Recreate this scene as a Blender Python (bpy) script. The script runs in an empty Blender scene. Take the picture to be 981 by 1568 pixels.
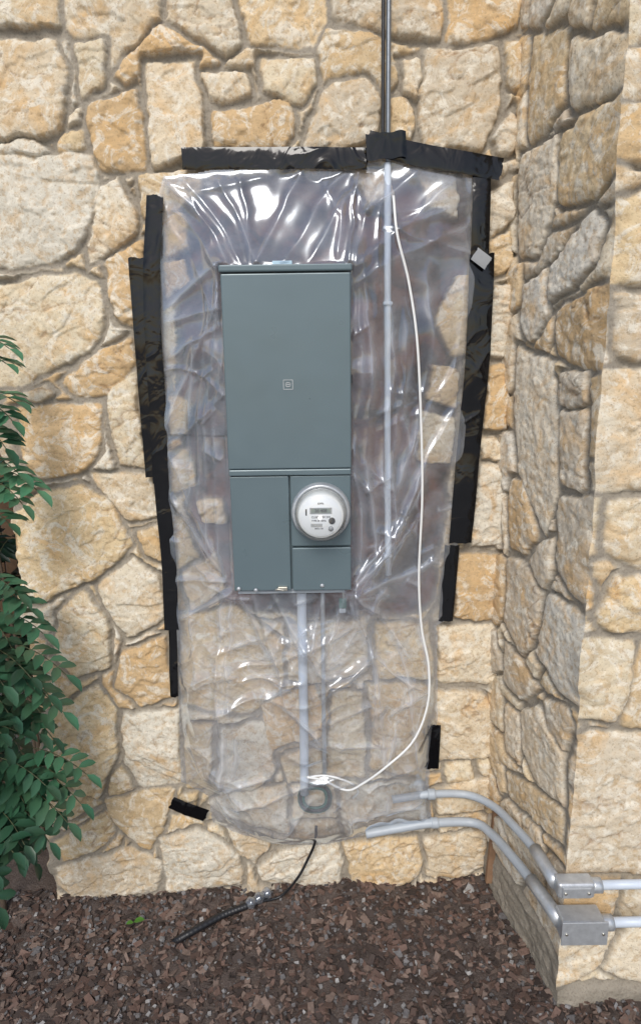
import bpy, math, random
import numpy as np
from mathutils import Matrix, Vector
random.seed(5); RS=np.random.RandomState(11)
sc=bpy.context.scene
# ------------------------------------------------------------------ camera
D=1.9; H=1.75; F=960.0; PITCH=11.5; ROLL=-0.8
cam=bpy.data.cameras.new("camera"); co=bpy.data.objects.new("camera",cam); sc.collection.objects.link(co)
M=(Matrix.Rotation(math.radians(90-PITCH),3,'X')@Matrix.Rotation(math.radians(ROLL),3,'Z'))
mw=M.to_4x4(); mw.translation=Vector((0,-D,H)); co.matrix_world=mw
cam.sensor_fit='VERTICAL'; cam.sensor_height=36; cam.lens=F/1568*36; cam.clip_end=500; cam.clip_start=0.02
sc.camera=co
CP=Vector((0,-D,H))
def P(u,v,pt=(0,0,0),n=(0,-1,0)):
    """image pixel coordinates -> point on a physical plane (unprojected through the camera)"""
    d=M@Vector((u-490.5,784-v,-F)); n=Vector(n); pt=Vector(pt)  # image pixel turned into a ray from the camera
    t=(pt-CP).dot(n)/d.dot(n); return CP+d*t
def B(u,v,off=0.0): return P(u,v,(0,-off,0))
AX=B(772,740).x
A=Vector((AX,0,0)); Bc=Vector((AX+0.088,-0.445,0))
dr=(Bc-A).normalized(); RL=(Bc-A).length
nr=Vector((dr.y,-dr.x,0)); 
if nr.x>0: nr=-nr
def Rr(u,v,off=0.0): return P(u,v,A+nr*off,nr)
def Cc(u,v,off=0.0): return P(u,v,Bc+Vector((0,-off,0)),(0,-1,0))
# ------------------------------------------------------------------ noise
TAB=RS.rand(512,512)
def vn(x,y,seed=0):
    x=x+seed*17.37+100; y=y+seed*31.71+100
    xi=np.floor(x).astype(int); yi=np.floor(y).astype(int); fx=x-xi; fy=y-yi
    fx=fx*fx*fx*(fx*(fx*6-15)+10); fy=fy*fy*fy*(fy*(fy*6-15)+10)
    g=lambda a,b:TAB[a%512,b%512]
    return (g(xi,yi)*(1-fx)+g(xi+1,yi)*fx)*(1-fy)+(g(xi,yi+1)*(1-fx)+g(xi+1,yi+1)*fx)*fy
def fbm(x,y,seed=0,o=4):
    s=0;a=1;t=0
    for i in range(o):
        s=s+a*vn(x,y,seed+i*3); t+=a; a*=.5; x=x*2.03; y=y*2.03
    return s/t
def ridge(x,y,seed=0): return 1-np.abs(2*vn(x,y,seed)-1)
def sst(t): t=np.clip(t,0,1); return t*t*(3-2*t)
# ------------------------------------------------------------------ mesh helpers
def link(o,parent=None):
    sc.collection.objects.link(o)
    if parent: o.parent=parent
    return o
def empty(name,loc=(0,0,0)):
    e=bpy.data.objects.new(name,None); e.empty_display_size=.1; sc.collection.objects.link(e); return e
def mesh_np(name,V,Fq,mat,parent=None,smooth=True,attrs={}):
    me=bpy.data.meshes.new(name); V=np.asarray(V,dtype=np.float32); 
    me.vertices.add(len(V)); me.vertices.foreach_set("co",V.ravel())
    Fq=np.asarray(Fq,dtype=np.int32); k=Fq.shape[1]
    me.loops.add(Fq.size); me.loops.foreach_set("vertex_index",Fq.ravel())
    me.polygons.add(len(Fq)); me.polygons.foreach_set("loop_start",np.arange(0,Fq.size,k,dtype=np.int32))
    try: me.polygons.foreach_set("loop_total",np.full(len(Fq),k,dtype=np.int32))
    except Exception: pass
    me.polygons.foreach_set("use_smooth",np.full(len(Fq),smooth))
    for n,arr in attrs.items():
        a=me.attributes.new(n,'FLOAT_COLOR','POINT'); 
        c=np.ones((len(V),4),dtype=np.float32); c[:,:3]=arr; a.data.foreach_set("color",c.ravel())
    me.update(calc_edges=True); me.validate()
    if mat: me.materials.append(mat)
    return link(bpy.data.objects.new(name,me),parent)
def grid_faces(ny,nx,mask=None,flip=False):
    i=np.arange(ny*nx).reshape(ny,nx)
    q=np.stack([i[:-1,:-1],i[:-1,1:],i[1:,1:],i[1:,:-1]],-1)
    if mask is not None:
        m=mask[:-1,:-1]&mask[:-1,1:]&mask[1:,1:]&mask[1:,:-1]; q=q[m]
    q=q.reshape(-1,4)
    return q[:,::-1] if flip else q
def pyobj(name,verts,faces,mat,parent=None,smooth=False):
    me=bpy.data.meshes.new(name); me.from_pydata([tuple(v) for v in verts],[],faces); me.update()
    if mat: me.materials.append(mat)
    if smooth: me.polygons.foreach_set("use_smooth",[True]*len(me.polygons))
    return link(bpy.data.objects.new(name,me),parent)
def box(name,x0,x1,y0,y1,z0,z1,mat,parent=None,bev=.002,rot=None,seg=2):
    import bmesh
    bm=bmesh.new(); bmesh.ops.create_cube(bm,size=1)
    for v in bm.verts: v.co=Vector((x0+(v.co.x+.5)*(x1-x0),y0+(v.co.y+.5)*(y1-y0),z0+(v.co.z+.5)*(z1-z0)))
    if bev: bmesh.ops.bevel(bm,geom=bm.edges[:],offset=bev,segments=seg,affect='EDGES',profile=.5)
    me=bpy.data.meshes.new(name); bm.to_mesh(me); bm.free(); me.materials.append(mat)
    return link(bpy.data.objects.new(name,me),parent)
def catmull(pts,n=8):
    pts=[Vector(p) for p in pts]; out=[]
    q=[pts[0]*2-pts[1]]+pts+[pts[-1]*2-pts[-2]]
    for i in range(1,len(q)-2):
        p0,p1,p2,p3=q[i-1:i+3]
        for k in range(n):
            t=k/n
            out.append(.5*((2*p1)+(p2-p0)*t+(2*p0-5*p1+4*p2-p3)*t*t+(3*p1-p0-3*p2+p3)*t**3))
    out.append(pts[-1]); return out
def tube(name,pts,r,mat,parent=None,n=8,sides=14,smoothpath=True):
    path=catmull(pts,n) if smoothpath else [Vector(p) for p in pts]
    V=[];Fc=[]; up=Vector((0.13,.21,1)).normalized(); prev=None
    for i,p in enumerate(path):
        t=(path[min(i+1,len(path)-1)]-path[max(i-1,0)]).normalized()
        if prev is None:
            a=t.cross(up) if abs(t.dot(up))<.95 else t.cross(Vector((1,0,0)))
        else: a=prev-t*prev.dot(t)
        a.normalize(); prev=a; b=t.cross(a)
        rr=r(i/(len(path)-1)) if callable(r) else r
        for k in range(sides):
            an=2*math.pi*k/sides; V.append(p+a*math.cos(an)*rr+b*math.sin(an)*rr)
    m=len(path)
    for i in range(m-1):
        for k in range(sides):
            k2=(k+1)%sides; Fc.append((i*sides+k,i*sides+k2,(i+1)*sides+k2,(i+1)*sides+k))
    Fc.append(tuple(range(sides))[::-1]); Fc.append(tuple((m-1)*sides+k for k in range(sides)))
    return pyobj(name,V,Fc,mat,parent,True)
def lathe(name,c,prof,mat,parent=None,n=64,smooth=True):
    """profile (radius, dist out of wall along -y)"""
    V=[];Fc=[]
    for r,y in prof:
        for k in range(n):
            a=2*math.pi*k/n; V.append((c[0]+r*math.cos(a),c[1]-y,c[2]+r*math.sin(a)))
    for i in range(len(prof)-1):
        for k in range(n):
            k2=(k+1)%n; Fc.append((i*n+k,i*n+k2,(i+1)*n+k2,(i+1)*n+k))
    Fc.append(tuple((len(prof)-1)*n+k for k in range(n)))
    return pyobj(name,V,Fc,mat,parent,smooth)
# ------------------------------------------------------------------ materials
def newmat(name):
    m=bpy.data.materials.new(name); m.use_nodes=True; nt=m.node_tree; nt.nodes.clear()
    o=nt.nodes.new('ShaderNodeOutputMaterial'); b=nt.nodes.new('ShaderNodeBsdfPrincipled'); nt.links.new(b.outputs[0],o.inputs[0])
    return m,nt,b,o
def N(nt,t,**k):
    n=nt.nodes.new(t)
    for a,v in k.items(): setattr(n,a,v)
    return n
def noise(nt,scale,detail=4,rough=.6,vec=None,dist=0):
    n=N(nt,'ShaderNodeTexNoise'); n.inputs['Scale'].default_value=scale; n.inputs['Detail'].default_value=detail
    n.inputs['Roughness'].default_value=rough; n.inputs['Distortion'].default_value=dist
    if vec is None:
        tc=N(nt,'ShaderNodeTexCoord'); vec=tc.outputs['Object']
    nt.links.new(vec,n.inputs['Vector']); return n.outputs['Fac']
def ramp(nt,fac,stops):
    r=N(nt,'ShaderNodeValToRGB'); e=r.color_ramp.elements
    while len(e)<len(stops): e.new(.5)
    for i,(p,c) in enumerate(stops):
        e[i].position=p; e[i].color=(c if len(c)==4 else (*c,1)) if hasattr(c,'__len__') else (c,c,c,1)
    nt.links.new(fac,r.inputs[0]); return r.outputs[0]
def mix(nt,fac,a,b,mode='MIX'):
    m=N(nt,'ShaderNodeMix',data_type='RGBA',blend_type=mode)
    for s,v in ((0,fac),(6,a),(7,b)):
        if hasattr(v,'links'): nt.links.new(v,m.inputs[s])
        else: m.inputs[s].default_value=v if s==0 else (*v,1)
    return m.outputs[2]
def math_(nt,op,a,b):
    m=N(nt,'ShaderNodeMath',operation=op)
    for s,v in ((0,a),(1,b)):
        if hasattr(v,'links'): nt.links.new(v,m.inputs[s])
        else: m.inputs[s].default_value=v
    return m.outputs[0]
def bump(nt,b,h,strength=.5,dist=.005,normal=None):
    n=N(nt,'ShaderNodeBump'); n.inputs['Strength'].default_value=strength; n.inputs['Distance'].default_value=dist
    nt.links.new(h,n.inputs['Height'])
    if normal is not None: nt.links.new(normal,n.inputs['Normal'])
    if b is not None: nt.links.new(n.outputs[0],b.inputs['Normal'])
    return n.outputs[0]
def simple(name,col,rough=.5,metal=0,var=.15,scale=30,bmp=0,bs=200):
    m,nt,b,o=newmat(name)
    f=noise(nt,scale,2)
    c=mix(nt,f,tuple(x*(1-var) for x in col),tuple(min(1,x*(1+var)) for x in col))
    nt.links.new(c,b.inputs['Base Color']); b.inputs['Roughness'].default_value=rough; b.inputs['Metallic'].default_value=metal
    if bmp: bump(nt,b,noise(nt,bs,2),bmp,.002)
    return m
m_stone,nt,b,o=newmat("sandstone_masonry")
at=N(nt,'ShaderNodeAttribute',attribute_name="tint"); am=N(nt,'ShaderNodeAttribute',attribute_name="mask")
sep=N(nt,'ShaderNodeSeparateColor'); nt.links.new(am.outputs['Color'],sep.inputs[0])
n1=noise(nt,8,4,.6,dist=1.0); n2=noise(nt,45,5,.7); n3=noise(nt,170,3,.7); n4=noise(nt,15,4,.65,dist=2.0)
c=mix(nt,ramp(nt,n1,[(.50,0),(.68,.7)]),at.outputs['Color'],(.68,.43,.19))
c=mix(nt,ramp(nt,n4,[(.49,0),(.60,.75)]),c,(.80,.74,.62))
c=mix(nt,ramp(nt,n2,[(.37,.65),(.50,0)]),c,(.50,.35,.19))
c=mix(nt,ramp(nt,n3,[(.33,.6),(.44,0)]),c,(.32,.23,.14))
c=mix(nt,sep.outputs[2],c,(.27,.155,.08))
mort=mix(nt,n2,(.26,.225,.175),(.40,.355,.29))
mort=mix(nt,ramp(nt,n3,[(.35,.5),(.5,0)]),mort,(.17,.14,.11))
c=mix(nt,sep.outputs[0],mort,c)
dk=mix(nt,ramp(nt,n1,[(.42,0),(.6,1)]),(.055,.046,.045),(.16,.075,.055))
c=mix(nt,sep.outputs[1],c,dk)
nt.links.new(c,b.inputs['Base Color']); b.inputs['Roughness'].default_value=.88; b.inputs['Specular IOR Level'].default_value=.25
bn=bump(nt,None,n3,.5,.003); bump(nt,b,n2,.65,.006,bn)
m_panel,nt,b,o=newmat("grey_enamel")
c=mix(nt,noise(nt,6,2),(.115,.158,.175),(.130,.178,.197)); nt.links.new(c,b.inputs['Base Color'])
nt.links.new(ramp(nt,noise(nt,12,2),[(.3,.27),(.7,.36)]),b.inputs['Roughness']); b.inputs['Metallic'].default_value=.15
bump(nt,b,noise(nt,5,2),.3,.008)
m_dark=simple("dark_gap",(.02,.022,.023),.7)
m_galv=simple("galvanised_steel",(.50,.52,.54),.35,.5,.25,60,.2,90)
m_pipe=simple("dull_steel",(.24,.26,.28),.3,.6,.25,60)
m_pvc=simple("grey_pvc",(.42,.46,.50),.4,0,.12,20)
m_pvcl=simple("pale_pvc",(.60,.66,.74),.4,0,.08,20)
m_white=simple("white_plastic",(.80,.80,.78),.4,0,.05,20)
m_black=simple("black_rubber",(.015,.015,.017),.4,0,.3,40,.3,300)
m_green=simple("green_plastic",(.03,.13,.10),.4)
m_brass=simple("steel_latch",(.5,.48,.42),.35,.8)
m_wood=simple("weathered_wood",(.24,.14,.08),.8,0,.35,40,.5,80)
m_ink=simple("ink_grey",(.06,.06,.065),.6)
m_face=simple("meter_face_white",(.78,.79,.80),.45,0,.03)
m_lcd=simple("lcd_grey",(.22,.25,.22),.25)
m_base=simple("meter_base_grey",(.45,.45,.44),.5)
m_blue=simple("masking_tape_blue",(.45,.62,.72),.5)
m_grey=simple("grey_duct_tape",(.30,.31,.32),.4)
m_tape,nt,b,o=newmat("black_tape_film"); b.inputs['Base Color'].default_value=(.004,.004,.005,1)
b.inputs['Roughness'].default_value=.12; b.inputs['Specular IOR Level'].default_value=.38; bump(nt,b,noise(nt,13,2,.5,dist=1.5),.30,.012)
m_glass,nt,b,o=newmat("clear_cover"); nt.nodes.remove(b)
tr=N(nt,'ShaderNodeBsdfTransparent'); gl=N(nt,'ShaderNodeBsdfGlossy'); gl.inputs['Roughness'].default_value=.04
lw=N(nt,'ShaderNodeLayerWeight'); lw.inputs[0].default_value=.5; ms=N(nt,'ShaderNodeMixShader')
tr.inputs['Color'].default_value=(.97,.98,.98,1)
nt.links.new(math_(nt,'ADD',math_(nt,'MULTIPLY',math_(nt,'POWER',lw.outputs['Facing'],3.0),.7),.05),ms.inputs[0]); nt.links.new(tr.outputs[0],ms.inputs[1]); nt.links.new(gl.outputs[0],ms.inputs[2]); nt.links.new(ms.outputs[0],o.inputs[0])
# plastic film: "fold" attribute clouds bunched creases, painting in highlight streaks
m_film,nt,b,o=newmat("polyethylene_film"); nt.nodes.remove(b)
tr=N(nt,'ShaderNodeBsdfTransparent'); tr.inputs['Color'].default_value=(.95,.96,.98,1)
df=N(nt,'ShaderNodeBsdfDiffuse'); df.inputs['Color'].default_value=(.76,.80,.88,1)
tl=N(nt,'ShaderNodeBsdfTranslucent'); tl.inputs['Color'].default_value=(.75,.80,.88,1)
gl=N(nt,'ShaderNodeBsdfGlossy'); gl.inputs['Roughness'].default_value=.17; gl.inputs['Color'].default_value=(.84,.91,1,1)
ha=N(nt,'ShaderNodeMixShader'); ha.inputs[0].default_value=.3; nt.links.new(df.outputs[0],ha.inputs[1]); nt.links.new(tl.outputs[0],ha.inputs[2])
lw=N(nt,'ShaderNodeLayerWeight'); lw.inputs[0].default_value=.5
fac=lw.outputs['Facing']
af=N(nt,'ShaderNodeAttribute',attribute_name="fold_highlight")
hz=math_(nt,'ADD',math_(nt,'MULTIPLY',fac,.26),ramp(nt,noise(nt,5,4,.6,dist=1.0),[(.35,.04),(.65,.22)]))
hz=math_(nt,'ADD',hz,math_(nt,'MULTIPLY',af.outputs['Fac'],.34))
m1=N(nt,'ShaderNodeMixShader'); nt.links.new(hz,m1.inputs[0]); nt.links.new(tr.outputs[0],m1.inputs[1]); nt.links.new(ha.outputs[0],m1.inputs[2])
m2=N(nt,'ShaderNodeMixShader'); nt.links.new(math_(nt,'ADD',math_(nt,'MULTIPLY',math_(nt,'POWER',fac,2.0),.9),.10),m2.inputs[0]); nt.links.new(m1.outputs[0],m2.inputs[1]); nt.links.new(gl.outputs[0],m2.inputs[2]); nt.links.new(m2.outputs[0],o.inputs[0])
# leaves
m_leaf,nt,b,o=newmat("leaf_green"); at=N(nt,'ShaderNodeAttribute',attribute_name="tint")
nt.links.new(at.outputs['Color'],b.inputs['Base Color']); b.inputs['Roughness'].default_value=.36
tl=N(nt,'ShaderNodeBsdfTranslucent'); nt.links.new(at.outputs['Color'],tl.inputs[0]); ms=N(nt,'ShaderNodeMixShader'); ms.inputs[0].default_value=.15
nt.links.new(b.outputs[0],ms.inputs[1]); nt.links.new(tl.outputs[0],ms.inputs[2]); nt.links.new(ms.outputs[0],o.inputs[0])
m_chip,nt,b,o=newmat("mulch_bits"); at=N(nt,'ShaderNodeAttribute',attribute_name="tint")
nt.links.new(mix(nt,noise(nt,120,2),(.4,.4,.4),(1.0,1.0,1.0)),(mm:=N(nt,'ShaderNodeMix',data_type='RGBA',blend_type='MULTIPLY')).inputs[7]); mm.inputs[0].default_value=1
nt.links.new(at.outputs['Color'],mm.inputs[6]); nt.links.new(mm.outputs[2],b.inputs['Base Color']); b.inputs['Roughness'].default_value=.85
m_soil,nt,b,o=newmat("soil")
n1=noise(nt,30,5,.7); n2=noise(nt,140,4,.7)
c=mix(nt,n1,(.065,.046,.037),(.16,.12,.10)); c=mix(nt,ramp(nt,n2,[(.5,0),(.7,.6)]),c,(.22,.19,.17)); nt.links.new(c,b.inputs['Base Color']); b.inputs['Roughness'].default_value=.95
bump(nt,b,n2,.9,.01)
m_bounce=simple("pale_bounce_ground",(.42,.41,.39),.8,0,.2,3,.3,60)  # unseen ground, made pale to bounce fill light and brighten film reflections
# ------------------------------------------------------------------ stone walls
back_px=[
[(-30,60),(80,55),(100,95),(97,165),(94,205),(40,212),(-30,222)],
[(-20,224),(60,213),(72,230),(40,240),(-20,236)],[(85,215),(125,198),(130,225),(100,237),(86,228)],
[(115,60),(160,62),(158,125),(122,150)],[(128,160),(205,132),(218,195),(220,262),(150,258),(136,200)],
[(222,95),(300,90),(308,165),(315,232),(232,258),(225,190)],[(310,110),(380,108),(386,145),(318,155)],
[(322,170),(440,152),(455,190),(430,225),(330,226)],[(398,85),(480,90),(484,130),(462,160),(405,140)],
[(500,132),(560,118),(583,150),(583,205),(520,228),(455,230),(480,180)],[(598,150),(625,150),(640,185),(630,214),(600,205)],
[(650,75),(765,70),(765,165),(735,232),(650,222),(642,160)],[(612,90),(640,88),(640,150),(620,142)],[(776,60),(806,60),(803,138),(774,134)],
[(750,215),(780,168),(792,190),(786,235),(765,242)],
[(-30,238),(140,235),(149,290),(120,380),(70,402),(20,412),(-30,405)],
[(150,290),(180,268),(208,325),(206,360),(140,402),(135,370)],[(213,272),(300,258),(310,290),(250,345),(215,330)],
[(160,400),(215,370),(222,430),(205,500),(180,492),(165,440)],
[(-30,440),(60,422),(110,412),(150,430),(161,490),(135,540),(60,577),(20,592),(-30,590)],
[(90,590),(140,545),(200,515),(207,555),(165,605),(120,612)],[(160,595),(208,570),(215,650),(222,718),(185,712),(170,660)],
[(25,625),(150,622),(156,690),(130,722),(60,735),(35,710)],[(35,602),(65,594),(80,605),(70,616),(45,617)],
[(135,728),(235,725),(243,790),(195,796),(165,765)],[(25,785),(60,755),(120,742),(170,770),(200,833),(150,880),(60,925),(30,905)],
[(208,812),(245,805),(250,860),(225,850)],[(145,895),(200,855),(245,885),(250,950),(195,977),(165,935)],
[(88,945),(125,903),(165,950),(170,1025),(110,1043),(85,1000)],[(190,1000),(250,977),(268,1065),(215,1083),(178,1050)],
[(70,1100),(145,1052),(175,1090),(178,1160),(150,1222),(80,1190)],[(188,1095),(270,1085),(279,1200),(215,1213),(190,1165)],
[(160,1225),(265,1210),(256,1260),(228,1305),(175,1270)],[(90,1290),(165,1245),(172,1280),(150,1300),(98,1322)],
[(95,1328),(200,1300),(245,1325),(242,1370),(110,1383),(92,1355)],[(245,1290),(300,1270),(368,1310),(368,1357),(255,1370)],
[(340,1262),(415,1292),(390,1324),(365,1305)],[(393,1332),(430,1300),(520,1293),(525,1335),(520,1358),(400,1352)],
[(525,1290),(640,1283),(646,1335),(600,1366),(540,1368)],[(650,1283),(748,1270),(744,1330),(700,1346),(655,1342)],
[(70,1288),(84,1300),(86,1352),(76,1346)],
[(750,290),(787,275),(785,335),(748,365)],[(746,372),(780,352),(782,410),(752,420)],[(752,437),(793,437),(792,490),(768,547),(750,543)],
[(750,560),(778,557),(776,656),(738,657)],[(735,670),(760,667),(776,705),(736,706)],[(733,716),(765,712),(779,770),(776,834),(716,836),(725,770)],
[(704,846),(766,853),(763,952),(693,946)],[(672,960),(769,958),(765,1051),(672,1046)],[(663,1058),(740,1063),(760,1085),(760,1158),(663,1165)],
[(680,1174),(722,1165),(726,1195),(685,1201)],[(731,1163),(762,1165),(762,1182),(736,1186)],[(664,1210),(755,1187),(766,1210),(740,1238),(670,1244)],
[(665,490),(700,420),(722,425),(715,540),(690,547)],[(540,262),(590,258),(602,305),(560,312)],[(245,310),(280,330),(290,380),(250,392)],
[(250,400),(280,395),(292,430),(255,458)],[(298,770),(340,765),(346,800),(310,803)],[(258,605),(290,610),(290,665),(262,668)],
[(660,560),(704,570),(700,625),(650,612)],[(640,632),(697,640),(690,712),(642,704)],[(278,875),(330,845),(345,900),(290,935)],
[(275,945),(360,930),(432,985),(430,1060),(380,1097),(280,1080)],[(285,1110),(325,1112),(318,1205),(285,1210)],
[(340,1120),(400,1108),(425,1175),(385,1218),(332,1205)],[(398,1085),(480,1050),(502,1095),(490,1130),(412,1150)],
[(442,960),(560,950),(566,1030),(505,1045),(442,1045)],[(576,958),(660,953),(662,1036),(580,1040)],[(565,1048),(655,1050),(650,1120),(640,1192),(570,1182)],
[(507,1062),(553,1060),(560,1190),(500,1195)],[(318,1235),(350,1215),(438,1205),(442,1280),(360,1260)],[(520,1203),(650,1200),(652,1272),(530,1282)],
[(640,260),(700,268),(700,330),(650,320)],[(260,700),(285,690),(300,740),(265,755)],[(430,1160),(490,1145),(495,1195),(440,1200)],
]
ret_px=[[(812,60),(862,40),(862,170),(830,200),(806,232)],[(872,60),(1000,50),(990,120),(885,168),(872,165)],
[(857,205),(900,172),(1010,130),(1000,280),(905,302),(870,338),(850,300)],[(795,240),(850,208),(848,290),(835,348),(818,388),(790,396),(788,300)],
[(838,415),(900,325),(920,345),(907,400),(870,440),(838,460)],[(846,480),(905,442),(1000,432),(990,545),(895,567),(848,542)],
[(800,440),(831,415),(836,480),(812,522),(798,502)],[(789,533),(840,555),(852,640),(846,760),(828,822),(790,720),(785,640)],
[(856,572),(898,572),(896,622),(857,621)],[(856,629),(895,631),(893,748),(856,742)],[(850,762),(990,755),(980,900),(880,919),(850,870)],
[(779,735),(798,735),(818,820),(800,852),(777,835)],[(826,832),(843,825),(845,865),(830,902),(810,862)],
[(776,852),(808,872),(826,905),(822,965),(800,1007),(774,950)],[(835,910),(870,928),(904,960),(903,1106),(860,1067),(821,1000)],
[(773,970),(800,1015),(827,1050),(800,1072),(771,1045)],[(832,1070),(862,1085),(872,1112),(862,1152),(835,1112)],
[(800,1085),(825,1085),(858,1155),(856,1232),(820,1202),(797,1142)],[(772,1078),(794,1098),(795,1172),(772,1142)],
[(772,1178),(800,1195),(856,1242),(856,1292),(810,1252),(776,1218)]]
c_px=[[(900,-10),(1010,-20),(1015,60),(900,70)],[(960,165),(1010,150),(1010,250),(957,242)],[(890,345),(985,288),(1040,300),(1040,432),(880,432)],[(950,450),(1020,450),(1020,552),(950,550)],
[(870,572),(1040,560),(1040,745),(935,753),(870,740)],[(935,768),(1022,765),(1022,875),(985,877),(930,850)],[(944,882),(1022,892),(1022,972),(925,966),(918,945)],
[(880,978),(975,984),(966,1050),(945,1107),(880,1092)],[(985,985),(1040,990),(1040,1128),(955,1112)],[(840,1118),(1060,1130),(1060,1340),(840,1337)],
[(960,75),(1020,70),(1020,142),(962,152)]]
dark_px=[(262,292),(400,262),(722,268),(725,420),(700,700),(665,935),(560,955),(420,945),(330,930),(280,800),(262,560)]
PAL=[(.72,.60,.43),(.70,.53,.32),(.75,.69,.57),(.62,.53,.40),(.72,.56,.34),(.76,.66,.50),(.66,.46,.25),(.74,.63,.45)]
def hp_sd(X,Y,poly,k=.004):
    a=0
    n=len(poly)
    for i in range(n):
        x0,y0=poly[i]; x1,y1=poly[(i+1)%n]; a+=x0*y1-x1*y0
    if a<0: poly=poly[::-1]
    s=0
    for i in range(n):
        x0,y0=poly[i]; x1,y1=poly[(i+1)%n]; ex,ey=x1-x0,y1-y0; L=math.hypot(ex,ey)+1e-9
        d=(-(ey)*(X-x0)+ex*(Y-y0))/L
        s=s+np.exp(np.clip(-d/k,-60,60))
    return -k*np.log(s)
def build_wall(name,O,sd_,nn,s0,s1,z0,z1,polys,parent,seed,step=.004,dark=None,found=None,mitre=[],fill=True,tone=(1,1,1),grow=.003,relief=1.0,hmax=9):
    S=np.arange(s0,s1+1e-6,(s1-s0)/round((s1-s0)/step)); Z=np.arange(z0,z1+1e-6,(z1-z0)/round((z1-z0)/step))
    X,Y=np.meshgrid(S,Z); r=np.random.RandomState(seed)
    wx=X+(fbm(X*16,Y*16,seed+1,4)-.5)*.026+(vn(X*120,Y*120,seed+5)-.5)*.004
    wy=Y+(fbm(X*16,Y*16,seed+2,4)-.5)*.026+(vn(X*120,Y*120,seed+6)-.5)*.004
    best=np.full(X.shape,-1.0); hh=np.zeros(X.shape); T=np.zeros(X.shape+(3,)); T[:]=PAL[0]; CR=np.zeros(X.shape)
    def stone_surface(xs,ys,cx,cy):
        k=r.randint(3,7); pl=None
        for _ in range(k):
            g=r.normal(0,.06,2); v=g[0]*(xs-cx)+g[1]*(ys-cy)+r.uniform(0,.004)
            pl=v if pl is None else np.minimum(pl,v)
        sh=r.uniform(-9,9); ang=r.uniform(-.6,.6)
        a_=(xs*math.cos(ang)+ys*math.sin(ang)); b_=(ys*math.cos(ang)-xs*math.sin(ang))
        n=fbm(a_*5+sh,b_*9,seed+9,4)*5
        fl=np.floor(n); ter=(fl+sst((n-fl-.5)*7+.5))/5
        n2=fbm(a_*4-sh,b_*9+sh,seed+13,4); crk=np.exp(-np.abs(n2-.5)/.005)*(r.rand()<.65)
        return (np.clip(pl,-.014,.014)+ter*.024-.010)*relief+r.uniform(0,.008)-crk*.004, crk
    def put(ix,sdv,cx,cy):
        m=sdv>best[ix]
        sub=best[ix]; sub[m]=sdv[m]; best[ix]=sub
        surf,crk=stone_surface(X[ix],Y[ix],cx,cy); h=hh[ix]; h[m]=surf[m]; hh[ix]=h; q=CR[ix]; q[m]=crk[m]; CR[ix]=q
        col=np.array(PAL[r.randint(len(PAL))])*r.uniform(.86,1.05)*np.array(tone); t=T[ix]; t[m]=col; T[ix]=t
    for p in polys:
        xs=[q[0] for q in p]; ys=[q[1] for q in p]
        i0=np.searchsorted(S,min(xs)-.05); i1=np.searchsorted(S,max(xs)+.05); j0=np.searchsorted(Z,min(ys)-.05); j1=np.searchsorted(Z,max(ys)+.05)
        if i1<=i0 or j1<=j0: continue
        ix=(slice(j0,j1),slice(i0,i1)); put(ix,hp_sd(wx[ix],wy[ix],p)+grow,np.mean(xs),np.mean(ys))
    dk=np.zeros(X.shape)
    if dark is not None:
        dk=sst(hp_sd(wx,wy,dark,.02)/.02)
    if fill:
        tr=best.copy(); lim=-tr-.013; lim[tr<=-.99]=1
        if dark is not None: lim=np.where(dk>.05,-1,lim)
        if found is not None: lim=np.minimum(lim,wy-found)
        seeds=[]; cs,cz=.25,.18; row=0; zz=z0-.2
        while zz<z1+.2:
            ss=s0-.2+(row%2)*cs*.5
            while ss<s1+.2: seeds.append((ss+r.uniform(-.07,.07),zz+r.uniform(-.05,.05))); ss+=cs*r.uniform(.7,1.2)
            zz+=cz; row+=1
        f1=np.full(X.shape,9.);f2=np.full(X.shape,9.);idd=np.zeros(X.shape,int)
        for i,(a,bq) in enumerate(seeds):
            d=np.hypot(wx-a,(wy-bq)*1.15); m=d<f1; f2=np.where(m,f1,np.minimum(f2,d)); idd[m]=i; f1=np.where(m,d,f1)
        v=np.minimum((f2-f1)*.5-.006,lim)
        for i in np.unique(idd):
            m=(idd==i)&(v>best)
            if m.sum()<25: continue
            jj,ii=np.where(m); ix=(slice(jj.min(),jj.max()+1),slice(ii.min(),ii.max()+1))
            put(ix,np.where(m[ix],v[ix],-2),seeds[i][0],seeds[i][1])
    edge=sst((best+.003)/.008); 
    mor=(fbm(X*30,Y*30,seed+20,4)-.5)*.012+.005
    if found is not None:
        fm=sst((found-.01-Y)/.02); mor=mor+fm*(.012+(fbm(X*5,Y*14,seed+40,5)-.5)*.03)
    h=mor*(1-edge)+(.017+hh+(fbm(X*60,Y*60,seed+30,3)-.5)*.006)*edge
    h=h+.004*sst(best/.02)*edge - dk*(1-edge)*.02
    h=np.where(h>hmax,hmax+(h-hmax)*.25,h)
    dirv=np.zeros(X.shape+(3,)); dirv[:]=np.array(nn)
    for (sm,on) in mitre:
        w=sst(1-np.abs(X-sm)/.03); hc=.018+(fbm(Y*9,Y*0+3,77,4)-.5)*.045
        h=h*(1-w)+hc*w; dirv+=w[...,None]*np.array(on)
    V=np.array(O)+X[...,None]*np.array(sd_)+dirv*h[...,None]; V[...,2]+=Y
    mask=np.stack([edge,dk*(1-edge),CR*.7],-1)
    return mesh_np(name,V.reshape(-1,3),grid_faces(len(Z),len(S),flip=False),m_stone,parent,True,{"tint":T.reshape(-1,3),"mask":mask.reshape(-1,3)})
LX=B(50,950).x
wall=empty("stone_wall")
off=.02
bp=[[(B(u,v,off).x,B(u,v,off).z) for u,v in p] for p in back_px]
dkp=[(B(u,v,0).x,B(u,v,0).z) for u,v in dark_px]
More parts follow.
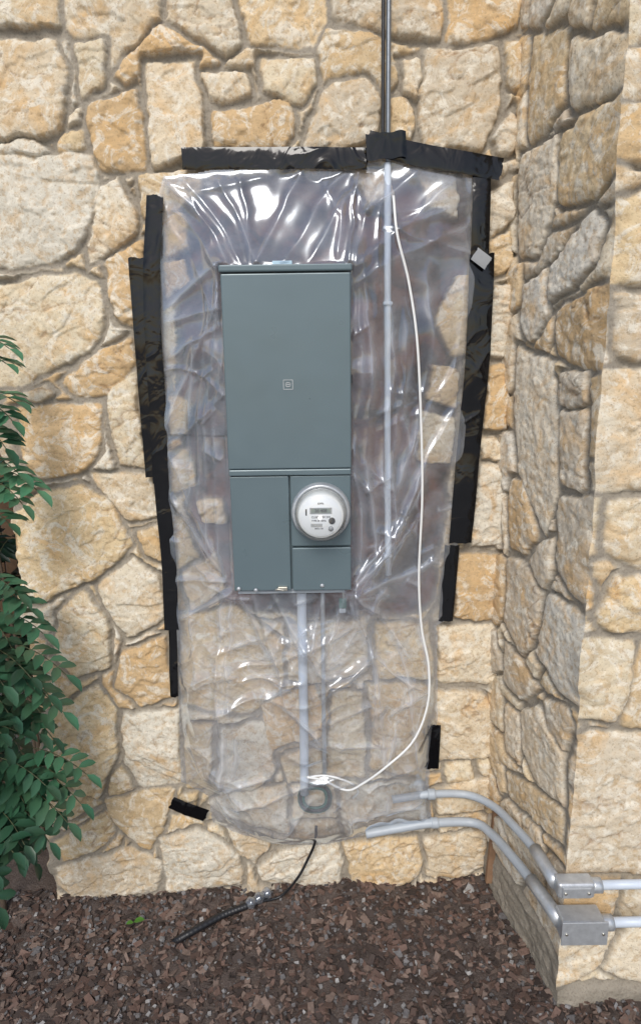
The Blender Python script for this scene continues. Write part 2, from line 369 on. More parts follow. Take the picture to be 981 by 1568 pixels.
build_wall("main_face",(0,0,0),(1,0,0),(0,-1,0),LX,AX+.02,-.12,3.1,bp,wall,3,dark=dkp,mitre=[(LX,(-1,0,0))],step=.0036,hmax=.036)
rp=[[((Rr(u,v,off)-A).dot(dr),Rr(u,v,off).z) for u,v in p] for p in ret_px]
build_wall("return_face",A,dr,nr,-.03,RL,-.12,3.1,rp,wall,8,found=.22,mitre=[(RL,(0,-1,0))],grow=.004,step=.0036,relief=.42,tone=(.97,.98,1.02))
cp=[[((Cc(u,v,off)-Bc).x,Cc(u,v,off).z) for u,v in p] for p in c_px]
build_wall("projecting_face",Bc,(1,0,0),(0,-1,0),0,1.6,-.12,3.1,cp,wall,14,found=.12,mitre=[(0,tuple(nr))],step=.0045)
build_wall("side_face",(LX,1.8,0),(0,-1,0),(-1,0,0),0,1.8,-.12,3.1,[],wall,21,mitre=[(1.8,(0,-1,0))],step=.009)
backdrop=empty("dark_backdrop")  # boards added to block bright gaps and keep the hollow behind dark
for i in range(24):
    x=LX-.03-i*.143; box("board_%d"%i,x-.135,x,1.84+random.uniform(-.004,.004),1.86,-.12,1.9+random.uniform(-.01,.01),m_wood,backdrop,.003)
box("rail_low",LX-3.5,LX,1.865,1.90,.3,.39,m_wood,backdrop,.003); box("rail_high",LX-3.5,LX,1.865,1.90,1.5,1.59,m_wood,backdrop,.003)
# ------------------------------------------------------------------ service panel
pf=.150
def PF(u,v,o=pf): return B(u,v,o)
tl_=PF(337,405);tr_=PF(538,405);bl=PF(358,907);br=PF(537,905)
px0=(tl_.x+bl.x)/2; px1=(tr_.x+br.x)/2; pz1=(tl_.z+tr_.z)/2; pz0=(bl.z+br.z)/2
zm=PF(450,722).z; xm=PF(445,820).x; zc=PF(490,837).z
panel=empty("electrical_panel")
box("enclosure",px0+.004,px1-.004,-pf+.012,.02,pz0+.003,pz1-.004,m_panel,panel,.003)
box("rain_cap",px0-.004,px1+.004,-pf-.010,-.02,pz1-.018,pz1,m_panel,panel,.004)
box("rear_flange",px0+.02,px1-.02,-.06,0,pz1,pz1+.008,m_panel,panel,.002)
box("upper_cover",px0,px1,-pf-.004,-pf+.012,zm+.008,pz1-.021,m_panel,panel,.004,seg=3)
box("middle_band",px0+.001,px1-.001,-pf-.008,-pf+.011,zm-.010,zm+.007,m_panel,panel,.003)
box("lower_door",px0+.002,xm-.002,-pf-.001,-pf+.011,pz0+.004,zm-.012,m_panel,panel,.003)
box("meter_cover",xm+.002,px1-.002,-pf-.001,-pf+.011,zc+.002,zm-.012,m_panel,panel,.003)
box("lower_cover",xm+.003,px1-.002,-pf-.004,-pf+.011,pz0+.004,zc-.002,m_panel,panel,.003)
box("bottom_lip",px0+.01,px1-.02,-pf+.014,-.05,pz0-.010,pz0+.004,m_pvc,panel,.002)
lg=PF(441,589,pf+.004); 
for a in (0,1,2,3):
    e=.0125; w=.0015
    if a<2: 
        zz=lg.z+(e if a else -e); box("emblem_bar",lg.x-e,lg.x+e,-pf-.0055,-pf-.003,zz-w/2,zz+w/2,m_galv,panel,0)
    else:
        xx=lg.x+(e if a==3 else -e); box("emblem_bar",xx-w/2,xx+w/2,-pf-.0056,-pf-.003,lg.z-e,lg.z+e,m_galv,panel,0)
for (dx,dz,wx_,wz) in ((0,0.005,.007,.001),(0,-.005,.007,.001),(-.006,0,.0009,.006),(.006,0,.0009,.006),(0,0,.004,.001)):
    box("emblem_mark",lg.x+dx-wx_,lg.x+dx+wx_,-pf-.0053,-pf-.003,lg.z+dz-wz,lg.z+dz+wz,m_galv,panel,0)
k=PF(433,900); box("latch",k.x-.014,k.x+.014,-pf-.012,-pf,k.z-.006,k.z+.006,m_brass,panel,.002); tube("latch_pin",[(k.x-.02,-pf-.012,k.z-.002),(k.x-.012,-pf-.014,k.z),(k.x+.004,-pf-.014,k.z-.004)],.003,m_brass,panel)
for u,v in ((493,898),(392,905),(366,903)):
    k=PF(u,v); lathe("screw",(k.x,-pf,k.z+.004),[(.006,.003),(.006,.006),(.004,.008)],m_galv,panel,16)
k=PF(535,580); box("side_hasp",px1-.003,px1+.004,-pf,-pf+.02,k.z-.012,k.z+.012,m_dark,panel,.001)
k=PF(432,400,.13); box("tape_tab",k.x-.026,k.x+.026,-pf+.012,-pf+.02,pz1-.001,pz1+.012,m_blue,panel,.001)
# ------------------------------------------------------------------ meter
mc=PF(491,784,pf+.01); meter=empty("electricity_meter"); c0=(mc.x,-pf-.001,mc.z)
lathe("socket_ring",c0,[(.084,0),(.084,.012),(.081,.020),(.078,.024),(.074,.024),(.072,.020),(.071,.012)],m_galv,meter)
lathe("base_disc",c0,[(.0715,.002),(.0715,.015),(.066,.017)],m_base,meter)
lathe("inner_body",c0,[(.064,.016),(.064,.060),(.061,.067),(.058,.069)],m_white,meter)
lathe("face_plate",c0,[(.0565,.0685),(.0565,.0705),(.0555,.0715)],m_face,meter)
lathe("clear_cover",c0,[(.073,.018),(.072,.045),(.070,.075),(.066,.085),(.058,.091),(.04,.094),(.0,.095)],m_glass,meter)
fy=-pf-.001-.0715
def fb(name,x,z,w,h,mat,d=.001): box(name,mc.x+x-w/2,mc.x+x+w/2,fy-d,fy+.001,mc.z+z-h/2,mc.z+z+h/2,mat,meter,0)
fb("display_bezel",.0,.016,.060,.017,m_grey,.0012); fb("display",.0,.016,.052,.012,m_lcd,.0018)
def text(s,x,z,size,d,mat):
    cu=bpy.data.curves.new("lettering",'FONT'); cu.body=s; cu.size=size; cu.align_x='CENTER'; cu.align_y='CENTER'; cu.offset=.0002
    o=bpy.data.objects.new("lettering",cu); link(o,meter); o.location=(mc.x+x,fy-d,mc.z+z); o.rotation_euler=(math.pi/2,0,0); cu.materials.append(mat)
text("26 408",0,.016,.012,.0024,m_ink)
text("kWh",0,.036,.008,.0006,m_ink); text("CL200 240V 3W",0,-.002,.0075,.0006,m_ink); text("TYPE 2S  60Hz",-.006,-.012,.0065,.0006,m_ink)
text("||||||||||||",-.012,-.024,.010,.0006,m_ink); text("0472 118",-.006,-.034,.006,.0006,m_ink)
fb("left_mark",-.040,.012,.004,.018,m_ink,.0005)
lathe("optical_port",(mc.x+.030,fy,mc.z-.012),[(.009,0),(.009,.003),(.006,.003)],m_ink,meter,24)
lathe("reset_knob",(mc.x+.027,fy,mc.z-.034),[(.007,0),(.007,.003)],m_grey,meter,24)
# ------------------------------------------------------------------ plastic sheet
film_px=[(250,268),(450,252),(590,240),(725,258),(742,400),(728,600),(712,760),(700,850),(688,950),(668,960),(670,1100),(656,1200),(662,1264),(570,1277),(500,1296),(415,1296),(324,1262),(318,1222),(276,1200),(272,1060),(256,900),(240,650),(236,430),(240,300)]
fpoly=[(B(u,v,.05).x,B(u,v,.05).z) for u,v in film_px]
def poly_sd(X,Y,poly):
    d=np.full(np.shape(X),9.); ins=np.zeros(np.shape(X),bool); n=len(poly)
    for i in range(n):
        x0,y0=poly[i];x1,y1=poly[(i+1)%n]; ex,ey=x1-x0,y1-y0
        t=np.clip(((X-x0)*ex+(Y-y0)*ey)/(ex*ex+ey*ey),0,1); d=np.minimum(d,np.hypot(X-x0-t*ex,Y-y0-t*ey))
        c=((y0>Y)!=(y1>Y))&(X<(x1-x0)*(Y-y0)/((y1-y0) if y1!=y0 else 1e-9)+x0); ins^=c
    return np.where(ins,d,-d)
pcx=(px0+px1)/2;pcz=(pz0+pz1)/2
# creases: (u0,v0,u1,v1,amp mm,width mm)
CRS=[(250,270,345,400,14,14),(275,262,370,400,12,12),(262,330,338,430,11,12),(245,460,335,400,13,14),(245,480,340,470,9,10),(330,262,400,402,10,11),(300,300,420,262,8,12),
(372,258,385,400,8,12),(470,250,395,405,12,13),(530,250,440,405,12,14),(560,262,480,400,9,10),(585,270,545,410,12,14),(640,255,560,330,10,12),(700,270,545,415,13,15),(722,330,550,430,11,13),(722,300,600,350,8,10),
(500,262,530,330,8,9),(540,290,520,400,10,9),(545,260,570,330,9,8),(590,330,720,290,8,10),(600,350,720,380,9,14),
(560,420,575,900,14,11),(548,430,552,890,10,9),(600,420,590,870,13,11),(620,480,600,880,12,11),(700,640,560,900,17,13),(690,560,610,760,12,13),(650,740,545,890,15,10),(655,780,545,900,13,9),(680,860,560,905,12,9),
(660,420,640,700,11,14),(715,420,680,600,9,13),(560,640,700,600,8,10),(600,560,640,700,10,9),
(322,420,330,860,12,9),(308,440,318,800,11,9),(335,440,350,880,9,7),(290,520,300,780,12,12),(255,660,330,440,11,12),(260,700,345,860,12,11),(262,760,350,880,11,9),(275,900,355,890,12,9),(285,960,360,905,15,12),
(250,540,330,500,10,9),(258,690,320,640,9,9),
(345,915,330,1200,20,15),(360,910,350,1180,14,9),(400,915,440,1080,20,13),(430,910,470,1000,16,9),(375,910,425,1010,15,10),(500,912,480,1000,16,9),(540,905,490,1010,20,12),(548,900,620,1000,19,12),(550,905,570,1120,20,15),(545,905,590,1180,15,12),(600,900,560,960,15,9),
(300,940,295,1120,16,13),(330,1010,430,950,16,10),(330,1215,420,1180,14,10),(330,1130,335,1210,14,9),(440,1080,500,1140,15,9),(500,1100,560,1070,14,8),(600,960,640,1180,17,15),(470,1130,580,1130,13,9),(360,1240,480,1190,17,12),(500,1200,640,1170,17,12),(520,1260,650,1230,14,11),(420,1290,470,1215,15,11),(345,1250,400,1290,13,9),(640,930,650,1100,14,12),
(450,950,520,1060,15,11),(560,1000,640,1060,13,10),(600,1100,580,1250,14,11),(430,1000,540,960,15,10),(400,1060,470,1035,13,9),(290,1060,370,1030,13,10),(480,1060,560,1010,15,10),(590,1090,650,1060,12,9)]
rr=random.Random(4)
for i in range(64):
    if i<40:
        u=min(640,max(320,rr.gauss(500,70))); v=min(1240,max(915,rr.gauss(1020,80)))
    elif i<52: u,v=rr.uniform(550,690),rr.uniform(700,900)
    else: u,v=rr.uniform(255,330),rr.uniform(280,900)
    a=rr.uniform(-.9,.9)+(math.pi if rr.random()<.5 else 0); l=rr.uniform(18,55); CRS.append((u,v,u+l*math.cos(a),v+l*math.sin(a),rr.uniform(5,9),rr.uniform(5,9)))
CR3=[]
for (u0,v0,u1,v1,a,wd) in CRS:
    p=B(u0,v0,.08);q_=B(u1,v1,.08); CR3.append((p.x,p.z,q_.x,q_.z,a*.001,wd*.001))
def film_h(X,Y,want=False):
    X=np.asarray(X,float);Y=np.asarray(Y,float)
    do=np.maximum(poly_sd(X,Y,fpoly),0)
    dx=np.maximum(np.maximum(px0-X,X-px1),0); dz=np.maximum(np.maximum(pz0-Y,Y-pz1),0); dp=np.hypot(dx,dz)
    t=dp/(dp+do+1e-6)
    h=.043+.095*(1-t)**1.4
    low=sst((pz0-.03-Y)/.35); h=h+low*.040*sst(do/.08)
    w=sst(do/.03)*sst(dp/.012)
    wx=X+(fbm(X*4,Y*4,60,2)-.5)*.06+(fbm(X*14,Y*14,62,2)-.5)*.012; wy=Y+(fbm(X*4,Y*4,61,2)-.5)*.06+(fbm(X*14,Y*14,63,2)-.5)*.012
    s=np.zeros(X.shape); fo=np.zeros(X.shape)
    for (x0,y0,x1,y1,a,wd) in CR3:
        ex,ey=x1-x0,y1-y0; L=math.hypot(ex,ey); 
        tt=((wx-x0)*ex+(wy-y0)*ey)/(L*L); d=((wx-x0)*ey-(wy-y0)*ex)/L
        tap=sst((tt+.12)/.25)*sst((1.12-tt)/.25)
        dd=np.where(d>0,d*1.0,-d*.5)
        s=s+a*tap*np.exp(-np.sqrt(dd*dd+5e-6)/wd)
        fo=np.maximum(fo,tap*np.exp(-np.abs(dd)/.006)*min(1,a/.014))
    ang=np.arctan2((Y-pcz)/1.7,X-pcx); r=np.hypot(X-pcx,(Y-pcz)/1.7); wob=(fbm(X*3,Y*3,41,3)-.5)
    s=s+(1-low)*(ridge(ang*5+wob*4,r*2,51)**2*.006)+low*(ridge(X*9+wob*5,Y*2.5,54)**2*.010+ridge(X*6-Y*9+wob*5,Y*5+X*5,57)**2*.014)
    cr=(fbm(X*7,Y*7,59,2)-.5)*.022
    hh_=np.maximum(h+w*(s-.006+cr),.040)
    return (hh_,fo*w) if want else hh_
fx=np.arange(min(p[0] for p in fpoly)-.006,max(p[0] for p in fpoly)+.006,.0028); fz_=np.arange(min(p[1] for p in fpoly)-.006,max(p[1] for p in fpoly)+.006,.0028)
X,Y=np.meshgrid(fx,fz_); hF,FO=film_h(X,Y,True)
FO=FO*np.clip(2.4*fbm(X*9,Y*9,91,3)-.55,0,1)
wv=(fbm(X*14,Y*14,70,3)-.5)*.016
mk=(poly_sd(X+wv,Y+wv,fpoly)>-.001)&~((X>px0+.006)&(X<px1-.006)&(Y>pz0+.008)&(Y<pz1-.008))
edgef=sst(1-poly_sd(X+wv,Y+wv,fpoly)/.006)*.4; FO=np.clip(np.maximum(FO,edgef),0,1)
V=np.stack([X,-hF,Y],-1).reshape(-1,3); q=grid_faces(len(fz_),len(fx),mk)
used=np.unique(q); rm=np.full(len(V),-1); rm[used]=np.arange(len(used))
mesh_np("plastic_sheet",V[used],rm[q],m_film,None,True,{"fold_highlight":np.repeat(FO.reshape(-1,1),3,axis=1)[used]})
# ------------------------------------------------------------------ tape
def strip(name,pts,wpx,mat=m_tape,off=.052,seed=1):
    cs=[B(u,v,off) for u,v in pts]; w=wpx*(1.9/F)*.5
    path=catmull(cs,max(4,int(24/len(pts))*2)); L=[0]
    for i in range(1,len(path)): L.append(L[-1]+(path[i]-path[i-1]).length)
    n=max(8,int(L[-1]/.003)); m=max(8,int(2*w/.003)); arr=np.array([list(p) for p in path])
    ts=np.linspace(0,L[-1],n); C=np.stack([np.interp(ts,L,arr[:,k]) for k in range(3)],-1)
    T_=np.gradient(C,axis=0); T_/=np.linalg.norm(T_,axis=1)[:,None]; Nn=np.stack([-T_[:,2],0*T_[:,0],T_[:,0]],-1)
    ws=np.linspace(-1,1,m)
    ww=w*(1+.04*(fbm(ts*12,ts*0,seed,2)-.5))
    V=C[:,None,:]+Nn[:,None,:]*(ws[None,:,None]*ww[:,None,None])
    end=(fbm(ws*2+seed,ws*0,seed+2,2)-.5)*.010; V[0]+=T_[0]*end[:,None]; V[-1]+=T_[-1]*end[:,None]
    a=V[...,0];b_=V[...,2]; tl2=ts[:,None]+0*a; wl=ws[None,:]*w+0*a
    V[...,1]-= (fbm(a*6,b_*6,seed,2)-.5)*.014+ridge(tl2*6+wl*14+fbm(a*9,b_*9,seed+9,2)*2,wl*8-tl2*2,seed+4)**4*.0026
    V[...,1]+= .002*np.abs(ws)[None,:]**3
    return mesh_np(name,V.reshape(-1,3),grid_faces(n,m),mat,None,True)
for i,(pts,w,of) in enumerate([
 ([(278,242),(420,241),(562,243)],28,.049),([(562,216),(640,236),(768,258)],29,.056),([(590,203),(592,243)],54,.064),([(738,250),(734,400)],25,.053),
 ([(738,388),(730,560),(714,720),(704,832)],35,.051),([(692,835),(682,952)],23,.048),([(237,298),(232,450),(242,640),(246,740)],24,.053),
 ([(211,395),(226,600),(237,732)],28,.045),([(246,725),(258,860),(263,965)],23,.050),([(263,940),(267,1067)],13,.052),
 ([(262,1230),(316,1250)],23,.052),([(664,1110),(661,1178)],22,.048)]):
    strip("black_tape",pts,w,m_tape,of,i*5+3)
strip("grey_tape",[(727,388),(748,404)],18,m_grey,.066,99)
# ------------------------------------------------------------------ conduits & cables
sc_=empty("service_conduit")
tube("steel_pipe",[B(594,60,.045)+Vector((0,0,.9)),B(594,130,.045),B(594,250,.045)],.0068,m_pipe,sc_,n=4)
tube("steel_pipe_lower",[B(593,250,.045),B(593,500,.045),B(593,700,.045),B(594,880,.045)],.0095,m_pvcl,sc_,n=4)
tube("bonded_wire",[B(586,60,.05)+Vector((0,0,.9)),B(586,120,.05),B(586,230,.05)],.0048,m_black,sc_,n=4)
for v in (350,465,850):
    p=B(593,v,.045); box("pipe_strap",p.x-.013,p.x+.013,-.060,-.03,p.z-.005,p.z+.005,m_pvcl,sc_,.003)
lc=empty("feeder_conduit")
tube("pvc_pipe",[Vector((B(462,920,.08).x,-.085,pz0+.01)),B(463,1000,.085),B(465,1100,.08),B(466,1215,.07)],.0145,m_pvcl,lc,n=4)
lathe("bushing",(B(462,920,.085).x,-.07,pz0-.005),[(.02,0),(.02,.03)],m_pvc,lc,20)
tube("ground_pipe",[Vector((B(494,920,.06).x,-.06,pz0+.01)),B(495,1050,.055),B(497,1200,.055)],.007,m_galv,lc,n=4)
wp=[(602,300),(608,360),(625,430),(638,520),(644,640),(646,760),(641,880),(645,960),(656,1020),(654,1080),(632,1135),(590,1175),(555,1200),(530,1210),(495,1195),(470,1190)]
pts=[]
for u,v in wp:
    p=B(u,v,.075); 
    for _ in range(2): h=float(film_h(p.x,p.z)); p=B(u,v,max(.045,h+.006))
    pts.append(p)
tube("white_cable",pts,.0036,m_white,None,n=8,sides=10)
tube("white_cable",[B(470,1190,.10),B(500,1188,.11),B(535,1198,.11),B(548,1212,.10),B(540,1222,.09)],.0032,m_white,None,n=8,sides=10)
coil=empty("cable_coil")
for j,(r,mt) in enumerate(((.045,m_black),(.052,m_green),(.038,m_green),(.048,m_black))):
    c=B(482,1222,.05+j*.008); tube("loop_%d"%j,[c+Vector((math.cos(a)*r,0.004*math.sin(3*a),math.sin(a)*r*1.05)) for a in np.linspace(0,2*math.pi,16)],.005,mt,coil,n=4,sides=8)
G=lambda u,v,z=.03: Vector(P(u,v,(0,0,z),(0,0,1)))
tube("black_cable",[B(484,1265,.06),B(482,1290,.065),B(470,1318,.06),B(455,1345,.07),G(430,1372,.04),G(400,1380,.04),G(378,1384,.045)],.0045,m_black)
tube("drain_hose",[G(408,1372,.04),G(380,1386,.04),G(340,1402),G(285,1432,.02),G(262,1446,-.01),G(230,1462,-.06)],lambda t:.0115*(1+.03*math.sin(t*260)),m_black,None,n=40,sides=12)
tube("plastic_wrap",[G(412,1366,.045),G(395,1376,.047),G(378,1386,.046)],lambda t:.016+.004*math.sin(t*17),m_film,None,n=10)
bx1=Cc(880,1352,.055); bx2=Cc(888,1408,.06)
def run(name,r,pts_b,zb):
    zA=pts_b[-1].z
    e1=A+nr*.05+dr*.12; e1.z=zA*.8+zb*.2
    e2=A+nr*.055+dr*(RL-.06); e2.z=zb
    return tube(name,pts_b+[e1,A+nr*.05+dr*.26+Vector((0,0,zA*.35+zb*.65)),e2],r,m_pvc,None,n=14,sides=16)
z1b=bx1.z; z2b=bx2.z
run("electrical_conduit",.0125,[B(600,1224,.05),B(660,1216,.05),B(715,1217,.05)],z1b)
run("electrical_conduit",.0145,[B(560,1277,.055),B(610,1268,.055),B(665,1260,.055),B(725,1260,.055)],z2b)
for nme,u,v in (("conduit_coupling",665,1260),("conduit_coupling",660,1216)):
    p=B(u,v,.055); tube(nme,[p-Vector((.012,0,0)),p+Vector((.012,0,0))],.0175,m_pvc,None,n=4)
cb=empty("conduit_body")
x0=bx1.x
box("body",x0-.055,x0+.040,-.53,-.487,z1b-.022,z1b+.022,m_galv,cb,.008,seg=3)
box("cover_plate",x0-.045,x0+.028,-.535,-.529,z1b-.015,z1b+.015,m_galv,cb,.002)
for dx in (-.038,.021): lathe("cover_screw",(x0+dx,-.535,z1b),[(.004,0),(.004,.002)],m_brass,cb,12)
tube("hub",[(x0+.035,-.508,z1b),(x0+.062,-.508,z1b)],.019,m_galv,cb,n=3)
tube("side_hub",[(x0-.05,-.50,z1b),A+nr*.055+dr*(RL-.08)+Vector((0,0,z1b))],.018,m_galv,cb,n=3)
tube("electrical_conduit",[(x0+.05,-.508,z1b),(x0+.5,-.508,z1b+.004),(x0+1.3,-.508,z1b)],.0115,m_pvcl,None,n=4)
jb=empty("junction_box"); x0=bx2.x; 
box("body",x0-.062,x0+.048,-.545,-.485,z2b-.030,z2b+.030,m_galv,jb,.005)
box("cover_plate",x0-.066,x0+.052,-.550,-.5455,z2b-.034,z2b+.034,m_galv,jb,.0015)
for dx in (-.054,.040): lathe("cover_screw",(x0+dx,-.550,z2b+.0),[(.004,0),(.004,.002)],m_brass,jb,12)
tube("hub",[(x0+.045,-.515,z2b),(x0+.078,-.515,z2b)],.020,m_galv,jb,n=3)
tube("side_hub",[(x0-.055,-.51,z2b),A+nr*.055+dr*(RL-.09)+Vector((0,0,z2b))],.019,m_galv,jb,n=3)
tube("electrical_conduit",[(x0+.06,-.515,z2b),(x0+.5,-.515,z2b+.003),(x0+1.3,-.515,z2b)],.0125,m_pvcl,None,n=4)
gc=empty("ground_clamp"); p=B(524,922,.10)
box("label",p.x-.010,p.x+.012,-.10,-.097,p.z-.02,p.z+.012,m_green,gc,.001); box("tag",p.x-.010,p.x+.010,-.102,-.0985,p.z-.034,p.z-.021,m_pvc,gc,.001)
tube("lead",[(p.x,-.098,pz0+.01),(p.x+.004,-.098,p.z+.01)],.003,m_brass,gc,n=4)
w0=B(775,1110,.05);w1=B(747,1350,.08)
st=[]
for p,wd in ((w1,.010),(w0,.012)):
    for dx,dy in ((-wd,-.008),(wd,-.008),(wd,.008),(-wd,.008)): st.append(p+Vector((dx,dy,0)))
pyobj("wooden_stake",st,[(0,1,5,4),(1,2,6,5),(2,3,7,6),(3,0,4,7),(4,5,6,7),(3,2,1,0)],m_wood)
# ------------------------------------------------------------------ ground
gx=np.arange(-2.8,1.8,.01); gy=np.arange(-1.6,.6,.01); X,Y=np.meshgrid(gx,gy)
def ground_z(X,Y): 
    e=sst((np.minimum.reduce([X+2.8,1.79-X,Y+1.6,.59-Y]))/.3)
    return ((fbm(X*5,Y*5,90,5)-.5)*.05+.004*vn(X*60,Y*60,95)+.012+.045*X+.03*sst((Y+.12)/.1)*vn(X*6,Y*0,96)+.10)*e-.103
V=np.stack([X,Y,ground_z(X,Y)],-1).reshape(-1,3)
ground=empty("ground")
mesh_np("soil_bed",V,grid_faces(len(gy),len(gx)),m_soil,ground)
pyobj("terrain",[(-60,-60,-.12),(60,-60,-.12),(60,60,-.12),(-60,60,-.12)],[(0,1,2,3)],m_bounce,ground)
n=18000; cx=RS.uniform(-2.0,.85,n); cy=-RS.power(1.0,n)*1.2+.02
cv=np.array([[-1,-1,-1],[1,-1,-1],[1,1,-1],[-1,1,-1],[-1,-1,1],[1,-1,1],[1,1,1],[-1,1,1]],float)
qf=np.array([[0,3,2,1],[4,5,6,7],[0,1,5,4],[1,2,6,5],[2,3,7,6],[3,0,4,7]])
kind=RS.rand(n); L=np.where(kind<.6,RS.uniform(.005,.016,n),RS.uniform(.002,.007,n)); W=np.where(kind<.6,L*RS.uniform(.3,.7,n),L*RS.uniform(.6,.95,n)); T3=np.where(kind<.6,RS.uniform(.001,.003,n),L*.5)
big=RS.rand(n)>.98; L=np.where(big,L*2.0,L);W=np.where(big,W*1.8,W)
V=cv[None]*np.stack([L,W,T3],-1)[:,None,:]; V=V*(1+RS.uniform(-.35,.35,V.shape))
def rotm(a,b,c):
    ca,sa,cb_,sb,cc,sc2=np.cos(a),np.sin(a),np.cos(b),np.sin(b),np.cos(c),np.sin(c); z=np.zeros_like(a); o1=np.ones_like(a)
    Rz=np.stack([ca,-sa,z,sa,ca,z,z,z,o1],-1).reshape(-1,3,3); Rx=np.stack([o1,z,z,z,cb_,-sb,z,sb,cb_],-1).reshape(-1,3,3); Ry=np.stack([cc,z,sc2,z,o1,z,-sc2,z,cc],-1).reshape(-1,3,3)
    return Rz@Rx@Ry
R_=rotm(RS.uniform(0,6.28,n),RS.normal(0,.3,n),RS.normal(0,.3,n)); V=np.einsum('nij,nkj->nki',R_,V)
V+=np.stack([cx,cy,ground_z(cx,cy)+.002+RS.uniform(0,.007,n)],-1)[:,None,:]
pal=np.array([(.13,.08,.06),(.21,.13,.10),(.08,.056,.046),(.27,.19,.15),(.27,.255,.25),(.20,.185,.18),(.46,.44,.42)]); pc=np.where(kind<.6,RS.randint(0,4,n),RS.choice([2,4,5,5,2,5,4,6],n))
col=pal[pc]*RS.uniform(.7,1.2,(n,1)); 
mesh_np("mulch",V.reshape(-1,3),(qf[None]+np.arange(n)[:,None,None]*8).reshape(-1,4),m_chip,None,False,{"tint":np.repeat(col,8,axis=0)})
# ------------------------------------------------------------------ shrub
class Leafs:
    def __init__(s): s.V=[];s.F=[];s.C=[]
    def leaflet(s,p,d,side,nrm,L,W,col):
        i=len(s.V); up=nrm
        for (t,w,z) in ((0,0,0),(.25,-.8,.09),(.25,.8,.09),(.6,-.95,.09),(.6,.95,.09),(1,0,-.12),(.25,0,-.0),(.6,0,-.01),(.85,-.5,0),(.85,.5,0)):
            s.V.append(p+d*(L*t)+side*(W*w)+up*(L*z)); s.C.append(col)
        for f in ((0,1,6,6),(0,6,2,2),(1,3,7,6),(6,7,4,2),(3,8,5,7),(7,5,9,4)): s.F.append([i+a for a in f])
    def frond(s,base,d,length,pairs,drop,tone,wood,lf=.05):
        d=d.normalized(); p=base.copy(); pts=[p.copy()]; side0=d.cross(Vector((0,0,1))); side0.normalize()
        stp=length/(pairs+1)
        for k in range(pairs+1):
            d=(d+Vector((0,0,-drop))).normalized(); p=p+d*stp; pts.append(p.copy())
            side=d.cross(Vector((0,0,1))); 
            if side.length<.15: side=side0
            side.normalize(); nrm=side.cross(d).normalized()
            g=random.uniform(.75,1.25)*tone*1.15; col=(.028*g+random.uniform(0,.014)*tone,.088*g,.046*g)
            LL=lf*random.uniform(.8,1.15)*(1-.25*abs(k/pairs-.45))
            if k<pairs:
                for sg in (-1,1):
                    dd=(side*sg*.9+d*.5+nrm*random.uniform(-.3,.2)).normalized(); sd=dd.cross(nrm).normalized()
                    s.leaflet(p,dd,sd,nrm+Vector((random.uniform(-.1,.1),0,0)),LL,LL*.24,col)
            else:
                s.leaflet(p,d,side,nrm,LL*1.1,LL*.25,col)
        wood.append(pts)
    def finish(s,name,parent):
        V=np.array([list(v) for v in s.V]); me=bpy.data.meshes.new(name)
        me.from_pydata(V.tolist(),[],[tuple(dict.fromkeys(f)) for f in s.F]); me.update()
        a=me.attributes.new("tint",'FLOAT_COLOR','POINT'); c=np.ones((len(V),4),dtype=np.float32); c[:,:3]=np.array(s.C); a.data.foreach_set("color",c.ravel())
        me.polygons.foreach_set("use_smooth",[True]*len(me.polygons)); me.materials.append(m_leaf)
        return link(bpy.data.objects.new(name,me),parent)
m_stem=simple("stem_green",(.10,.11,.05),.6); m_bark=simple("bark",(.09,.065,.045),.9,0,.3,30,.5)
def stems(name,wood,r,parent):
    V=[];Fc=[]
    for pts in wood:
        for i in range(len(pts)-1):
            a,b_=pts[i],pts[i+1]; t=(b_-a).normalized(); x=t.cross(Vector((.3,.5,.8))).normalized(); y=t.cross(x); k=len(V)
            for q in (a,b_):
                for an in (0,2.09,4.19): V.append(q+x*math.cos(an)*r+y*math.sin(an)*r)
            for j in range(3): Fc.append((k+j,k+(j+1)%3,k+3+(j+1)%3,k+3+j))
    return pyobj(name,V,Fc,m_stem,parent,True)
shrub=empty("leafy_shrub"); lf=Leafs(); wood=[]
def cluster(u,v,dep,nf,spread=1.0,tone=1.0,length=.19,dirbias=(.6,-.3,.1)):
    c=P(u,v,(0,-dep,0))
    for i in range(nf):
        a=random.uniform(-1.0,1.0)*spread; d=Vector((math.cos(a)*1.0+dirbias[0]*.5,-.5+random.uniform(-.5,.4),math.sin(a)*.9+dirbias[2]))
        lf.frond(c+Vector((random.uniform(-.05,.03),random.uniform(-.06,.06),random.uniform(-.04,.04))),d,length*random.uniform(.75,1.15),random.randint(4,5),random.uniform(.1,.25),tone*random.uniform(.7,1.3),wood,.066)
cluster(30,1190,.25,4,1.1,1.1); cluster(-10,1240,.3,6,1.4,1.0); cluster(0,1150,.2,3,1.2,1.1); cluster(-40,1180,.3,6,1.5,.8)
cluster(-10,1040,.2,3,.7,1.1); cluster(-30,1000,.25,5,1.2,1.0); cluster(-40,940,.22,3,1.0,1.0); cluster(-50,1080,.25,6,1.4,.8)
cluster(-30,1270,.35,5,1.3,.8)
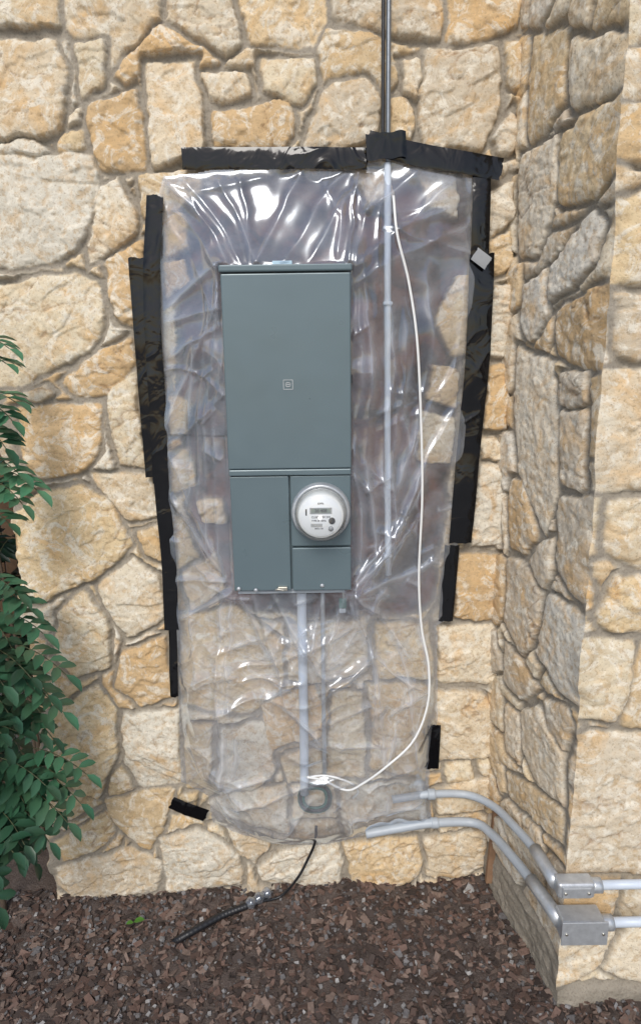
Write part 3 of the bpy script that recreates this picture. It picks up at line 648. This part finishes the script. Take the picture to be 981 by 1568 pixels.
for (u0,v0,u1,v1,dep,tn) in [(0,935,85,965,.22,1.5),(20,985,125,1030,.22,1.7),(0,1010,95,1065,.25,1.4),(25,1040,118,1090,.22,1.7),(10,1080,75,1125,.24,1.3),
 (50,1145,156,1180,.25,1.7),(40,1165,150,1235,.27,1.5),(35,1200,125,1265,.28,1.5),(15,1220,95,1300,.3,1.4),(0,1160,90,1200,.3,1.2),(-5,905,60,925,.2,1.4),(-20,880,40,905,.2,1.3),
 (0,718,72,745,.2,2.3),(-10,735,48,772,.2,2.0),(-15,700,38,722,.2,1.9),(-20,600,34,615,.2,1.9),(-15,618,28,645,.2,1.6),(-25,515,24,535,.15,2.4),(-25,545,18,552,.15,2.0),(-25,650,18,690,.2,1.0),(-20,780,22,800,.2,1.2)]:
    a=P(u0,v0,(0,-dep,0)); e=P(u1,v1,(0,-dep-.06,0)); d=e-a; L_=d.length; lf.frond(a,d+Vector((0,0,.25*L_)),L_*.82,random.randint(3,4) if L_<.14 else 5,.12,tn,wood,.066 if L_>.12 else .05)
for i in range(110):  # inner fronds coloured darker, painting the shade inside the shrub
    c=Vector((LX-random.uniform(.32,1.2),random.uniform(-.2,.7),random.uniform(.15,2.0)))
    a=random.uniform(0,6.28); lf.frond(c,Vector((math.cos(a),math.sin(a)-.4,random.uniform(-.2,.7))),random.uniform(.14,.2),5,.14,random.uniform(.3,.7),wood,.06)
for i in range(420):  # rear fronds darkest: shade of the hollow put into leaf colour
    c=Vector((LX-random.uniform(.12,1.6),random.uniform(.45,1.7),random.uniform(-.05,2.6)))
    a=random.uniform(0,6.28); lf.frond(c,Vector((math.cos(a),math.sin(a)-.4,random.uniform(-.2,.7))),random.uniform(.16,.22),5,.14,random.uniform(.12,.3),wood,.085)
lf.finish("foliage",shrub); stems("leaf_stalks",wood,.0016,shrub)
for i in range(9):
    bx=LX-random.uniform(.15,.6); by=random.uniform(-.2,.3)
    tube("branch_%d"%i,[(bx,by,-.08),(bx+random.uniform(-.05,.08),by-.03,.5),(bx+random.uniform(-.1,.03),by-.05,1.1),(bx+random.uniform(-.2,.0),by-.08,1.7)],lambda t:.010*(1-.7*t),m_bark,shrub,n=5,sides=7)
fl=Leafs(); q=G(205,1412,.025); fl.leaflet(q,Vector((1,.3,.1)).normalized(),Vector((-.3,1,0)).normalized(),Vector((0,0,1)),.035,.012,(.08,.22,.03)); fl.leaflet(q,Vector((-.8,-.4,.2)).normalized(),Vector((-.4,.8,0)).normalized(),Vector((0,0,1)),.025,.009,(.08,.22,.03))
fl.finish("fallen_leaf",None)
# ------------------------------------------------------------------ light
w=bpy.data.worlds.new("World"); sc.world=w; w.use_nodes=True; nt=w.node_tree
sky=nt.nodes.new('ShaderNodeTexSky'); sky.sky_type='NISHITA'; sky.sun_disc=False
sd=Vector((-.15,-.9,.80)).normalized(); sky.sun_elevation=math.asin(sd.z); sky.sun_rotation=math.atan2(sd.x,sd.y)
sky.dust_density=1.5; sky.air_density=1.0
nt.links.new(sky.outputs[0],nt.nodes['Background'].inputs[0]); nt.nodes['Background'].inputs[1].default_value=.14
s=bpy.data.lights.new("sun",'SUN'); s.energy=2.0; s.angle=math.radians(22); s.color=(1,.965,.91)
so=bpy.data.objects.new("sun",s); link(so); so.rotation_euler=(-sd).to_track_quat('-Z','Y').to_euler()
sc.view_settings.view_transform='Standard'; sc.view_settings.look='None'; sc.view_settings.exposure=0
